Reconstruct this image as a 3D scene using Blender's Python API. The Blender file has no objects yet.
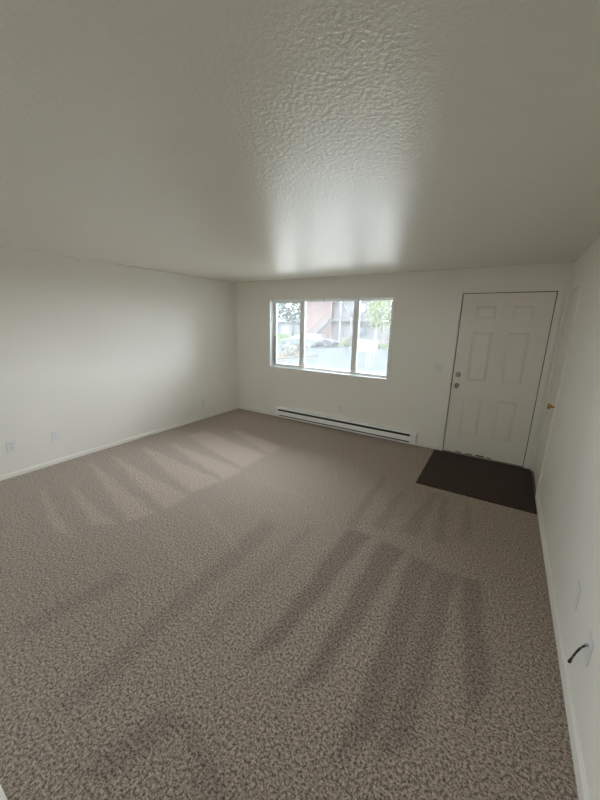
import bpy, bmesh, math, random
import numpy as np
from mathutils import Vector, Matrix

random.seed(7)
rng = np.random.default_rng(7)
SC = bpy.context.scene
COL = SC.collection

# ------------------------------------------------------------------ room measures (metres)
# left wall x=0, window wall y=0, floor z=0, right wall x=W
W, H, D = 4.729, 2.324, 4.414        # width, ceiling height, depth of the carpet
REAR_Y = -7.2                        # rear wall of the kitchen end, behind the photographer
KY0, KY1, KZ0, KZ1 = -6.30, -5.45, 1.12, 2.0       # window added in the left wall for fill light, out of view
RX0, RX1, RZ0, RZ1 = 1.6, 2.4, 1.3, 1.95           # small window added in the rear wall for fill light, out of view
T = 0.15                             # wall thickness
WX0, WX1, WZ0, WZ1 = 0.774, 2.876, 0.882, 2.016   # window opening
DX0, DX1, DZ1 = 3.727, 4.637, 2.040               # entry door leaf
CY0, CY1 = -0.775, -0.065                         # closet door leaf (right wall)

# ------------------------------------------------------------------ camera
def make_camera():
    f, yaw, pitch, roll = 322.2754, -0.5615, -0.2386, 0.0198
    fw = Vector((math.sin(yaw) * math.cos(pitch), math.cos(yaw) * math.cos(pitch), math.sin(pitch)))
    r = Vector((math.cos(yaw), -math.sin(yaw), 0))
    u = r.cross(fw)
    r2 = r * math.cos(roll) + u * math.sin(roll)
    u2 = -r * math.sin(roll) + u * math.cos(roll)
    cd = bpy.data.cameras.new('camera')
    cd.sensor_fit = 'HORIZONTAL'
    cd.sensor_width = 36
    cd.lens = f / 600 * 36
    cd.clip_start = 0.02
    cd.clip_end = 500
    c = bpy.data.objects.new('camera', cd)
    m = Matrix((r2, u2, -fw)).transposed().to_4x4()
    m.translation = Vector((4.2604, -4.5258, 1.6721))
    c.matrix_world = m
    COL.objects.link(c)
    SC.camera = c
make_camera()

# ------------------------------------------------------------------ world: bright overcast sky
SKY = 24.0
world = bpy.data.worlds.new('overcast_sky')
SC.world = world
world.use_nodes = True
bg = world.node_tree.nodes['Background']
bg.inputs['Color'].default_value = (0.895, 0.955, 1.025, 1)
bg.inputs['Strength'].default_value = SKY
# light portals in the street window and the added fill windows: they emit nothing, only guide the sampling of the sky
def portal(name, width, height, loc, rot):
    pl = bpy.data.lights.new(name, 'AREA')
    pl.shape = 'RECTANGLE'
    pl.size, pl.size_y = width, height
    pl.cycles.is_portal = True
    po = bpy.data.objects.new(name, pl)
    po.location = loc
    po.rotation_euler = rot
    COL.objects.link(po)
portal('window_portal', WX1 - WX0, WZ1 - WZ0, ((WX0 + WX1) / 2, T + 0.02, (WZ0 + WZ1) / 2), (-math.pi / 2, 0, 0))
portal('side_fill_window_portal', KY1 - KY0, KZ1 - KZ0, (-T - 0.02, (KY0 + KY1) / 2, (KZ0 + KZ1) / 2), (math.pi / 2, 0, -math.pi / 2))
portal('rear_fill_window_portal', RX1 - RX0, RZ1 - RZ0, ((RX0 + RX1) / 2, REAR_Y - T - 0.02, (RZ0 + RZ1) / 2), (math.pi / 2, 0, 0))

vs = SC.view_settings
vs.view_transform = 'Standard'
vs.look = 'None'
vs.gamma = 1
vs.use_curve_mapping = False
vs.exposure = 0.0
SC.cycles.max_bounces = 16
SC.cycles.diffuse_bounces = 10
SC.cycles.transparent_max_bounces = 16
SC.cycles.use_denoising = True
SC.cycles.denoising_prefilter = 'ACCURATE'
SC.cycles.sample_clamp_indirect = 20

# ------------------------------------------------------------------ materials
MATS = {}
def mat(name, color, rough=0.6, metal=0.0, spec=0.5, var=0.0, vscale=8.0, bump=0.0, bscale=200.0, bdist=0.002, coat=0.0):
    """Procedural principled material with object-space colour variation and fine relief."""
    if name in MATS:
        return MATS[name]
    m = bpy.data.materials.new(name)
    m.use_nodes = True
    nt = m.node_tree
    b = nt.nodes['Principled BSDF']
    b.inputs['Roughness'].default_value = rough
    b.inputs['Metallic'].default_value = metal
    b.inputs['Specular IOR Level'].default_value = spec
    b.inputs['Coat Weight'].default_value = coat
    b.inputs['Base Color'].default_value = (*color, 1)
    geo = nt.nodes.new('ShaderNodeNewGeometry')
    if var > 0:
        n = nt.nodes.new('ShaderNodeTexNoise')
        n.inputs['Scale'].default_value = vscale
        n.inputs['Detail'].default_value = 4
        nt.links.new(geo.outputs['Position'], n.inputs['Vector'])
        mx = nt.nodes.new('ShaderNodeMix')
        mx.data_type = 'RGBA'
        mx.inputs['A'].default_value = (*[c * (1 - var) for c in color], 1)
        mx.inputs['B'].default_value = (*[min(1, c * (1 + var)) for c in color], 1)
        nt.links.new(n.outputs['Fac'], mx.inputs['Factor'])
        nt.links.new(mx.outputs['Result'], b.inputs['Base Color'])
    if bump > 0:
        n2 = nt.nodes.new('ShaderNodeTexNoise')
        n2.inputs['Scale'].default_value = bscale
        n2.inputs['Detail'].default_value = 3
        nt.links.new(geo.outputs['Position'], n2.inputs['Vector'])
        bp = nt.nodes.new('ShaderNodeBump')
        bp.inputs['Strength'].default_value = bump
        bp.inputs['Distance'].default_value = bdist
        nt.links.new(n2.outputs['Fac'], bp.inputs['Height'])
        nt.links.new(bp.outputs['Normal'], b.inputs['Normal'])
    MATS[name] = m
    return m

M_WALL = mat('wall_paint', (0.88, 0.852, 0.79), rough=0.50, var=0.02, vscale=1.5, bump=0.25, bscale=90, bdist=0.002)
M_TRIM = mat('trim_paint', (0.87, 0.85, 0.79), rough=0.40, var=0.02, vscale=6)
M_DOOR = mat('door_paint', (0.84, 0.80, 0.72), rough=0.42, var=0.03, vscale=5)
M_VINYL = mat('white_vinyl', (0.84, 0.85, 0.85), rough=0.35, var=0.02)
M_PLATE = mat('white_plastic', (0.82, 0.82, 0.80), rough=0.30, var=0.01)
M_SLOT = mat('dark_slot', (0.03, 0.03, 0.03), rough=0.6)
M_HEATER = mat('white_enamel', (0.93, 0.93, 0.92), rough=0.30, var=0.02)
M_FIN = mat('heater_element', (0.05, 0.05, 0.05), rough=0.55, metal=0.4, var=0.2, vscale=40)
M_NICKEL = mat('satin_nickel', (0.42, 0.39, 0.34), rough=0.32, metal=1.0, var=0.05)
M_BRASS = mat('polished_brass', (0.72, 0.50, 0.20), rough=0.22, metal=1.0, var=0.05)
M_STRIP = mat('weatherstrip_rubber', (0.10, 0.085, 0.065), rough=0.7, var=0.1)
M_ALU = mat('threshold_metal', (0.30, 0.28, 0.25), rough=0.45, metal=0.7, var=0.2, vscale=30)
M_CABLE = mat('black_cable', (0.015, 0.015, 0.016), rough=0.45, var=0.1)

def ceiling_material():
    m = bpy.data.materials.new('textured_ceiling_paint')
    m.use_nodes = True
    nt = m.node_tree
    b = nt.nodes['Principled BSDF']
    b.inputs['Base Color'].default_value = (0.83, 0.81, 0.745, 1)
    b.inputs['Roughness'].default_value = 0.22
    b.inputs['Specular IOR Level'].default_value = 0.32
    geo = nt.nodes.new('ShaderNodeNewGeometry')
    n1 = nt.nodes.new('ShaderNodeTexNoise')
    n1.inputs['Scale'].default_value = 70
    n1.inputs['Detail'].default_value = 3
    n1.inputs['Roughness'].default_value = 0.6
    nt.links.new(geo.outputs['Position'], n1.inputs['Vector'])
    n2 = nt.nodes.new('ShaderNodeTexNoise')
    n2.inputs['Scale'].default_value = 55
    n2.inputs['Detail'].default_value = 2
    nt.links.new(geo.outputs['Position'], n2.inputs['Vector'])
    b1 = nt.nodes.new('ShaderNodeBump')
    b1.inputs['Strength'].default_value = 0.70
    b1.inputs['Distance'].default_value = 0.004
    nt.links.new(n1.outputs['Fac'], b1.inputs['Height'])
    b2 = nt.nodes.new('ShaderNodeBump')
    b2.inputs['Strength'].default_value = 0.08
    b2.inputs['Distance'].default_value = 0.01
    nt.links.new(n2.outputs['Fac'], b2.inputs['Height'])
    nt.links.new(b1.outputs['Normal'], b2.inputs['Normal'])
    nt.links.new(b2.outputs['Normal'], b.inputs['Normal'])
    return m
M_CEIL = ceiling_material()

def carpet_material(name, dark, light, nap_amount, attr=None, scale=130, bump=0.9):
    m = bpy.data.materials.new(name)
    m.use_nodes = True
    nt = m.node_tree
    b = nt.nodes['Principled BSDF']
    b.inputs['Roughness'].default_value = 0.95
    b.inputs['Specular IOR Level'].default_value = 0.1
    b.inputs['Sheen Weight'].default_value = 0.25 if attr else 0.05
    b.inputs['Sheen Roughness'].default_value = 0.6
    geo = nt.nodes.new('ShaderNodeNewGeometry')
    n = nt.nodes.new('ShaderNodeTexNoise')
    n.inputs['Scale'].default_value = scale
    n.inputs['Detail'].default_value = 5
    n.inputs['Roughness'].default_value = 0.8
    nt.links.new(geo.outputs['Position'], n.inputs['Vector'])
    ramp = nt.nodes.new('ShaderNodeValToRGB')
    ramp.color_ramp.elements[0].position = 0.40
    ramp.color_ramp.elements[0].color = (*dark, 1)
    ramp.color_ramp.elements[1].position = 0.61
    ramp.color_ramp.elements[1].color = (*light, 1)
    nb = nt.nodes.new('ShaderNodeTexNoise')
    nb.inputs['Scale'].default_value = scale * 0.5
    nb.inputs['Detail'].default_value = 2
    nt.links.new(geo.outputs['Position'], nb.inputs['Vector'])
    av = nt.nodes.new('ShaderNodeMix')
    av.inputs['Factor'].default_value = 0.42
    nt.links.new(n.outputs['Fac'], av.inputs['A'])
    nt.links.new(nb.outputs['Fac'], av.inputs['B'])
    nt.links.new(av.outputs['Result'], ramp.inputs['Fac'])
    col = ramp.outputs['Color']
    if attr:
        at = nt.nodes.new('ShaderNodeAttribute')
        at.attribute_name = attr
        ma = nt.nodes.new('ShaderNodeMath')
        ma.operation = 'MULTIPLY_ADD'
        ma.inputs[1].default_value = nap_amount
        ma.inputs[2].default_value = 1.0
        nt.links.new(at.outputs['Fac'], ma.inputs[0])
        vm = nt.nodes.new('ShaderNodeVectorMath')
        vm.operation = 'SCALE'
        nt.links.new(col, vm.inputs[0])
        nt.links.new(ma.outputs[0], vm.inputs['Scale'])
        col = vm.outputs['Vector']
    nt.links.new(col, b.inputs['Base Color'])
    bp = nt.nodes.new('ShaderNodeBump')
    bp.inputs['Strength'].default_value = bump
    bp.inputs['Distance'].default_value = 0.006
    nt.links.new(n.outputs['Fac'], bp.inputs['Height'])
    nt.links.new(bp.outputs['Normal'], b.inputs['Normal'])
    return m
M_CARPET = carpet_material('cut_pile_carpet', (0.060, 0.042, 0.030), (0.68, 0.54, 0.43), 0.25, 'nap', scale=160)
M_MAT = carpet_material('dark_mat_pile', (0.028, 0.019, 0.014), (0.085, 0.060, 0.045), 0, None, scale=160, bump=0.6)

def glass_material():
    m = bpy.data.materials.new('hazed_window_glass')
    m.use_nodes = True
    nt = m.node_tree
    nt.nodes.clear()
    out = nt.nodes.new('ShaderNodeOutputMaterial')
    tr = nt.nodes.new('ShaderNodeBsdfTransparent')
    tr.inputs['Color'].default_value = (0.95, 0.97, 0.97, 1)
    gl = nt.nodes.new('ShaderNodeBsdfGlossy')
    gl.inputs['Roughness'].default_value = 0.02
    fr = nt.nodes.new('ShaderNodeFresnel')
    fr.inputs['IOR'].default_value = 1.45
    mx = nt.nodes.new('ShaderNodeMixShader')
    nt.links.new(fr.outputs[0], mx.inputs[0])
    nt.links.new(tr.outputs[0], mx.inputs[1])
    nt.links.new(gl.outputs[0], mx.inputs[2])
    # bright haze over the view put into the glass by scattering a few percent
    dt = nt.nodes.new('ShaderNodeBsdfTranslucent')
    dt.inputs['Color'].default_value = (0.9, 0.9, 0.9, 1)
    m2 = nt.nodes.new('ShaderNodeMixShader')
    n = nt.nodes.new('ShaderNodeTexNoise')
    n.inputs['Scale'].default_value = 6
    ma = nt.nodes.new('ShaderNodeMath')
    ma.operation = 'MULTIPLY'
    ma.inputs[1].default_value = 0.06
    nt.links.new(n.outputs['Fac'], ma.inputs[0])
    nt.links.new(ma.outputs[0], m2.inputs[0])
    nt.links.new(mx.outputs[0], m2.inputs[1])
    nt.links.new(dt.outputs[0], m2.inputs[2])
    nt.links.new(m2.outputs[0], out.inputs['Surface'])
    return m
M_GLASS = glass_material()

# ------------------------------------------------------------------ mesh helpers
class MB:
    """collects shapes into one bmesh; build() links them as ONE mesh object"""
    def __init__(s):
        s.bm = bmesh.new()
    def box(s, x0, x1, y0, y1, z0, z1):
        x0, x1 = sorted((x0, x1)); y0, y1 = sorted((y0, y1)); z0, z1 = sorted((z0, z1))
        v = [s.bm.verts.new(p) for p in ((x0, y0, z0), (x1, y0, z0), (x1, y1, z0), (x0, y1, z0), (x0, y0, z1), (x1, y0, z1), (x1, y1, z1), (x0, y1, z1))]
        for f in ((0, 3, 2, 1), (4, 5, 6, 7), (0, 1, 5, 4), (1, 2, 6, 5), (2, 3, 7, 6), (3, 0, 4, 7)):
            s.bm.faces.new([v[i] for i in f])
        return s
    def prism(s, pts, axis, a, b):
        """polygon pts (2-D) extruded along axis 0/1/2 from a to b"""
        def P(p, t):
            q = list(p); q.insert(axis, t); return q
        va = [s.bm.verts.new(P(p, a)) for p in pts]
        vb = [s.bm.verts.new(P(p, b)) for p in pts]
        s.bm.faces.new(va); s.bm.faces.new(vb[::-1])
        for i in range(len(pts)):
            j = (i + 1) % len(pts)
            s.bm.faces.new((va[j], va[i], vb[i], vb[j]))
        return s
    def lathe(s, prof, origin, axis, seg=20):
        """prof: (radius, along) pairs, revolved about axis through origin"""
        ax = Vector(axis).normalized()
        t = Vector((0, 0, 1)) if abs(ax.z) < 0.9 else Vector((1, 0, 0))
        e1 = ax.cross(t).normalized(); e2 = ax.cross(e1)
        o = Vector(origin)
        rings = []
        for r, h in prof:
            rings.append([s.bm.verts.new(o + ax * h + (e1 * math.cos(2 * math.pi * k / seg) + e2 * math.sin(2 * math.pi * k / seg)) * max(r, 1e-5)) for k in range(seg)])
        for a, b in zip(rings, rings[1:]):
            for k in range(seg):
                s.bm.faces.new((a[k], a[(k + 1) % seg], b[(k + 1) % seg], b[k]))
        s.bm.faces.new(rings[0][::-1]); s.bm.faces.new(rings[-1])
        return s
    def tube(s, pts, radii, seg=8):
        pts = [Vector(p) for p in pts]
        if not isinstance(radii, (list, tuple)):
            radii = [radii] * len(pts)
        rings = []
        for i, p in enumerate(pts):
            d = (pts[min(i + 1, len(pts) - 1)] - pts[max(i - 1, 0)]).normalized()
            t = Vector((0, 0, 1)) if abs(d.z) < 0.9 else Vector((1, 0, 0))
            e1 = d.cross(t).normalized(); e2 = d.cross(e1)
            rings.append([s.bm.verts.new(p + (e1 * math.cos(2 * math.pi * k / seg) + e2 * math.sin(2 * math.pi * k / seg)) * radii[i]) for k in range(seg)])
        for a, b in zip(rings, rings[1:]):
            for k in range(seg):
                s.bm.faces.new((a[k], a[(k + 1) % seg], b[(k + 1) % seg], b[k]))
        s.bm.faces.new(rings[0][::-1]); s.bm.faces.new(rings[-1])
        return s
    def build(s, name, material, parent=None, bevel=0.0, smooth=False, loc=None):
        bmesh.ops.recalc_face_normals(s.bm, faces=s.bm.faces)
        if bevel > 0:
            bmesh.ops.bevel(s.bm, geom=list(s.bm.edges), offset=bevel, segments=2, affect='EDGES', profile=0.6, clamp_overlap=True)
        if smooth:
            for f in s.bm.faces:
                f.smooth = True
        me = bpy.data.meshes.new(name)
        s.bm.to_mesh(me); s.bm.free()
        return link(name, me, material, parent)

def link(name, me, material=None, parent=None):
    if material is not None and not me.materials:
        me.materials.append(material)
    o = bpy.data.objects.new(name, me)
    COL.objects.link(o)
    if parent is not None:
        o.parent = parent
        o.matrix_parent_inverse = parent.matrix_basis.inverted()
    return o
def box(name, material, x0, x1, y0, y1, z0, z1, parent=None, bevel=0.0):
    return MB().box(x0, x1, y0, y1, z0, z1).build(name, material, parent, bevel)
def tag(o, label, cat=None, group=None, kind=None):
    o['label'] = label
    if cat: o['category'] = cat
    if group: o['group'] = group
    if kind: o['kind'] = kind
    return o
def thing(name, label, cat, loc=(0, 0, 0), group=None, kind=None):
    o = bpy.data.objects.new(name, None)
    o.empty_display_size = 0.1
    COL.objects.link(o)
    o.location = loc
    return tag(o, label, cat, group, kind)
def S(o, label, cat):
    return tag(o, label, cat, kind='structure')

# ================================================================== ROOM SHELL
# ---- floor: fine grid whose 'nap' attribute holds how the vacuum left the pile lying
def poly_field(X, Y, poly, soft):
    """1 inside a convex polygon, falling to 0 over the soft margin"""
    d = np.full(X.shape, 1e9)
    n = len(poly)
    area = sum(poly[i][0] * poly[(i + 1) % n][1] - poly[(i + 1) % n][0] * poly[i][1] for i in range(n))
    sg = 1 if area > 0 else -1
    for i in range(n):
        (x0, y0), (x1, y1) = poly[i], poly[(i + 1) % n]
        ex, ey = x1 - x0, y1 - y0
        L = math.hypot(ex, ey) + 1e-9
        d = np.minimum(d, sg * (ex * (Y - y0) - ey * (X - x0)) / L)
    t = np.clip(d / soft + 0.5, 0, 1)
    return t * t * (3 - 2 * t)

def build_floor():
    step = 0.02
    def grid(x0, x1, y0, y1):
        xs = np.linspace(x0, x1, max(2, int((x1 - x0) / step) + 1))
        ys = np.linspace(y0, y1, max(2, int((y1 - y0) / step) + 1))
        X, Y = np.meshgrid(xs, ys)
        nx, ny = len(xs), len(ys)
        i = np.arange(nx * ny).reshape(ny, nx)
        F = np.stack([i[:-1, :-1], i[:-1, 1:], i[1:, 1:], i[1:, :-1]], -1).reshape(-1, 4)
        return X.ravel(), Y.ravel(), F
    Xa, Ya, Fa = grid(0, W, -D, 0)
    verts = np.stack([Xa, Ya, np.zeros_like(Xa)], -1).tolist()
    faces = Fa.tolist()
    k = len(verts)
    me = bpy.data.meshes.new('floor')
    me.from_pydata(verts, [], faces)
    # waviness of the stroke edges
    Xw = Xa + 0.005 * np.sin(Ya * 7.1 + 1.3) + 0.006 * np.sin(Ya * 17 + Xa * 5)
    Yw = Ya + 0.005 * np.sin(Xa * 6.3 + 0.4) + 0.006 * np.sin(Xa * 19 + Ya * 4)
    nap = np.zeros_like(Xa)
    light = [
        [(1.87, -1.95), (1.87, -1.49), (0.51, -1.30), (0.45, -1.60)],
        [(1.90, -2.28), (1.89, -1.98), (0.53, -1.90), (0.50, -1.96)],
        [(1.84, -2.66), (1.89, -2.30), (0.34, -2.20), (0.35, -2.27)],
        [(1.87, -2.99), (1.86, -2.70), (0.32, -2.59), (0.34, -2.64)],
        [(1.76, -3.27), (1.85, -3.05), (0.26, -2.84), (0.28, -2.88)],
        [(1.59, -3.46), (1.73, -3.33), (0.69, -3.23), (0.71, -3.26)],
        [(1.41, -3.66), (1.65, -3.60), (0.57, -3.43), (0.56, -3.46)],
        [(1.87, -1.45), (1.85, -1.15), (0.9, -0.95), (0.8, -1.05)],
    ]
    for p in light:
        nap = np.maximum(nap, poly_field(Xw, Yw, p, 0.08) * 1.3)
    # strip in front of the stroke ends, lines running on towards the middle
    nap -= 0.35 * poly_field(Xw, Yw, [(0.0, -3.9), (1.88, -3.75), (1.88, -0.9), (0.0, -0.9)], 0.06)
    for p in ([(2.06, -2.70), (2.08, -2.78), (2.80, -3.03), (2.80, -2.97)], [(2.2, -2.46), (2.2, -2.52), (2.78, -2.45), (2.78, -2.41)],
              [(2.1, -2.05), (2.1, -2.12), (2.8, -2.1), (2.8, -2.05)], [(2.1, -3.15), (2.1, -3.22), (2.75, -3.4), (2.75, -3.34)]):
        nap = np.maximum(nap, 0.3 * poly_field(Xw, Yw, p, 0.05))
    dark = [
        ([(3.36, -2.29), (3.55, -2.29), (3.47, -3.42), (3.38, -3.60)], 1.5),
        ([(3.64, -2.30), (3.83, -2.32), (3.74, -3.45), (3.66, -3.58)], 1.5),
        ([(3.88, -2.33), (4.04, -2.35), (4.04, -3.50), (3.93, -3.70)], 1.4),
        ([(4.06, -2.37), (4.20, -2.34), (4.17, -3.45), (4.06, -3.58)], 1.3),
        ([(4.22, -2.33), (4.34, -2.33), (4.43, -3.05), (4.34, -3.25)], 1.3),
        ([(3.29, -1.16), (3.34, -1.21), (3.40, -2.26), (3.31, -2.28)], 0.8),
        ([(3.54, -1.43), (3.60, -1.41), (3.62, -2.16), (3.52, -2.14)], 0.8),
        ([(3.83, -1.26), (3.90, -1.24), (3.86, -2.08), (3.73, -2.08)], 0.9),
        ([(3.93, -1.28), (3.99, -1.28), (4.07, -2.02), (3.98, -2.08)], 0.9),
        ([(4.14, -1.32), (4.18, -1.31), (4.25, -1.90), (4.18, -1.94)], 0.8),
        ([(2.70, -2.60), (2.86, -2.60), (2.90, -4.10), (2.80, -4.25)], 0.8),
        ([(3.19, -3.92), (3.32, -3.92), (3.24, -4.20), (3.13, -4.24)], 1.0),
        ([(3.28, -3.92), (3.31, -3.90), (3.66, -3.96), (3.58, -4.05)], 0.9),
        ([(2.25, -3.60), (2.40, -3.60), (2.30, -4.10), (2.19, -4.15)], 0.7),
        ([(3.05, -2.45), (3.13, -2.45), (3.16, -3.60), (3.06, -3.65)], 0.5),
    ]
    for p, a in dark:
        nap = nap - 0.8 * a * poly_field(Xw, Yw, p, 0.055)
    att = me.attributes.new('nap', 'FLOAT', 'POINT')
    full = np.zeros(len(verts), dtype=np.float32)
    full[:k] = nap
    att.data.foreach_set('value', full)
    me.update()
    o = link('floor', me, M_CARPET)
    return S(o, 'grey-brown cut pile carpet with vacuum strokes covering the whole room', 'floor')
build_floor()
S(box('floor_slab', mat('concrete', (0.3, 0.3, 0.29), var=0.1), -T, W + T, REAR_Y - T, T, -0.2, -0.004), 'concrete slab under the carpet', 'floor')

# ---- ceiling
S(box('ceiling', M_CEIL, -T, W + T, REAR_Y - T, T, H, H + 0.12), 'white painted ceiling with fine sprayed texture', 'ceiling')

# ---- walls
S(MB().box(-T, 0, KY1, T, 0, H).box(-T, 0, REAR_Y - T, KY0, 0, H).box(-T, 0, KY0, KY1, 0, KZ0).box(-T, 0, KY0, KY1, KZ1, H).build('wall_left', M_WALL), 'plain off-white wall left of the window', 'wall')
mb = MB()
DOX0, DOX1, DOZ = DX0 - 0.02, DX1 + 0.02, DZ1 + 0.02
mb.box(0, WX0, 0, T, 0, H).box(WX0, WX1, 0, T, 0, WZ0).box(WX0, WX1, 0, T, WZ1, H).box(WX1, DOX0, 0, T, 0, H)
mb.box(DOX0, DOX1, 0, T, DOZ, H).box(DOX1, W, 0, T, 0, H)
S(mb.build('wall_back', M_WALL), 'off-white wall with the window and the entry door', 'wall')
CO0, CO1, COZ = CY0 - 0.015, CY1 + 0.015, 2.03
mb = MB()
mb.box(W, W + T, REAR_Y - T, CO0, 0, H).box(W, W + T, CO0, CO1, COZ, H).box(W, W + T, CO1, T, 0, H)
S(mb.build('wall_right', M_WALL), 'off-white wall on the right with the closet door', 'wall')
S(MB().box(W + 0.65, W + 0.7, CO0 - 0.35, T, 0, H).box(W + T, W + 0.65, CO0 - 0.35, CO0 - 0.3, 0, H).box(W + T, W + 0.65, T - 0.05, T, 0, H).box(W, W + 0.7, CO0 - 0.35, T, -0.1, -0.004).box(W + T, W + 0.7, CO0 - 0.35, T, H, H + 0.1).build('wall_closet', M_WALL), 'back wall of the closet behind the closed door', 'wall')
mb = MB()
mb.box(0, RX0, REAR_Y - T, REAR_Y, 0, H).box(RX1, W, REAR_Y - T, REAR_Y, 0, H).box(RX0, RX1, REAR_Y - T, REAR_Y, 0, RZ0).box(RX0, RX1, REAR_Y - T, REAR_Y, RZ1, H)
S(mb.build('wall_rear', M_WALL), 'off-white rear wall of the kitchen end behind the viewer', 'wall')

# ---- baseboards (small profile: straight face, eased top)
BB_H, BB_T = 0.075, 0.012
def bb_prof(h=0.050):
    return [(0, 0), (BB_T, 0), (BB_T, h - 0.012), (BB_T * 0.45, h), (0, h)]
mb = MB().prism([(a, b) for a, b in bb_prof()], 1, REAR_Y, 0)
S(mb.build('baseboard_left', M_TRIM), 'low white baseboard along the left wall', 'baseboard')
HX0, HX1 = 0.95, 3.375
mb = MB()
for a, b in ((BB_T, HX0 - 0.003), (HX1 + 0.003, DX0 - 0.056)):
    mb.prism([(-p, q) for p, q in bb_prof()], 0, a, b)
S(mb.build('baseboard_back', M_TRIM), 'low white baseboard under the window beside the heater', 'baseboard')
mb = MB().prism([(W - p, q) for p, q in bb_prof(BB_H)], 1, REAR_Y, CY0 - 0.062)
S(mb.build('baseboard_right', M_TRIM), 'low white baseboard along the right wall', 'baseboard')
# kitchen end: pale vinyl floor and the metal strip that finishes the carpet edge
S(box('floor_vinyl', mat('pale_vinyl', (0.42, 0.39, 0.34), 0.4, var=0.06, vscale=6), 0, W, REAR_Y, -D - 0.001, -0.004, 0.0), 'pale vinyl floor of the kitchen end beside the viewer', 'floor')
S(MB().prism([(-D + 0.004, 0.0), (-D + 0.002, 0.007), (-D - 0.012, 0.009), (-D - 0.034, 0.006), (-D - 0.040, 0.0)], 0, BB_T, W - BB_T).build('trim_1', M_TRIM), 'white transition strip along the near edge of the carpet', 'trim')

# ================================================================== WINDOW
def build_window():
    w = thing('window_1', 'white three-part sliding window looking out on the street', 'window', (0, 0, 0), kind='structure')
    fy0, fy1 = 0.092, 0.142
    ft, fr_, fh = 0.034, 0.034, 0.022
    x0, x1, z0, z1 = WX0, WX1, WZ0, WZ1
    # outer vinyl frame
    box('frame_side', M_VINYL, x0, x0 + ft, fy0, fy1, z0, z1, w, 0.003)
    box('frame_side', M_VINYL, x1 - fr_, x1, fy0, fy1, z0, z1, w, 0.003)
    box('frame_head', M_VINYL, x0 + ft, x1 - fr_, fy0, fy1, z1 - fh, z1, w, 0.003)
    MB().prism([(fy0 - 0.02, z0), (fy1, z0), (fy1, z0 + 0.036), (fy0 + 0.025, z0 + 0.036), (fy0 - 0.02, z0 + 0.016)], 0, x0 + ft, x1 - fr_).build('frame_bottom', M_VINYL, w)
    # inside corners: a narrow painted surround on the wall
    M = M_WALL
    c, p = 0.032, 0.007
    box('surround', M, x0 - c, x0, -p, 0, z0 - c, z1 + c, w, 0.002)
    box('surround', M, x1, x1 + c, -p, 0, z0 - c, z1 + c, w, 0.002)
    box('surround', M, x0, x1, -p, 0, z1, z1 + c, w, 0.002)
    box('surround', M, x0, x1, -p, 0, z0 - c, z0, w, 0.002)
    # stool on the bottom reveal
    tag(box('window_sill', M_VINYL, x0, x1, -0.004, fy0, z0 - 0.002, z0 + 0.012, w, 0.003), 'white sill bright with daylight')
    box('jamb_liner', M_VINYL, x0, x0 + 0.006, 0.0, fy0, z0 + 0.012, z1, w)
    box('jamb_liner', M_VINYL, x1 - 0.006, x1, 0.0, fy0, z0 + 0.012, z1, w)
    # blind rail under the head, in two lengths with a clip between
    xm = 1.80
    box('head_rail', M_VINYL, x0 + 0.012, xm - 0.008, 0.015, 0.05, z1 - 0.016, z1 - 0.001, w, 0.002)
    box('head_rail', M_VINYL, xm + 0.008, x1 - 0.012, 0.015, 0.05, z1 - 0.016, z1 - 0.001, w, 0.002)
    box('rail_clip', mat('grey_metal', (0.3, 0.29, 0.27), 0.5), xm - 0.008, xm + 0.008, 0.012, 0.05, z1 - 0.020, z1 - 0.001, w)
    # mullions between the three lights
    m1, m2 = 1.368, 2.308
    gb, gt = z0 + 0.036, z1 - fh
    box('mullion', M_VINYL, m1 - 0.025, m1 + 0.025, fy0 + 0.005, fy1, gb, gt, w, 0.003)
    box('mullion', M_VINYL, m2 - 0.036, m2 + 0.036, fy0 - 0.005, fy1, gb, gt, w, 0.003)
    lights = ((x0 + ft, m1 - 0.025, 0.024, 0.115), (m1 + 0.025, m2 - 0.036, 0.010, 0.128), (m2 + 0.036, x1 - fr_, 0.010, 0.115))
    for a, b, s, yc in lights:
        sash = MB()
        sash.box(a, a + s, yc - 0.014, yc + 0.014, gb, gt).box(b - s, b, yc - 0.014, yc + 0.014, gb, gt)
        sash.box(a + s, b - s, yc - 0.014, yc + 0.014, gb, gb + s).box(a + s, b - s, yc - 0.014, yc + 0.014, gt - s, gt)
        so = sash.build('sash', M_VINYL, w)
        box('pane', M_GLASS, a + s, b - s, yc - 0.002, yc + 0.002, gb + s, gt - s, so)
    # pull handle on the left sash
    box('pull_handle', mat('grey_pull', (0.12, 0.12, 0.12), 0.5), x0 + ft + 0.006, x0 + ft + 0.016, 0.074, 0.098, 0.95, 1.42, w, 0.002)
    # weep latch at the right jamb
    box('latch', M_PLATE, x1 - fr_ - 0.004, x1 - 0.012, 0.068, 0.094, 1.27, 1.31, w, 0.002)
build_window()

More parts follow.
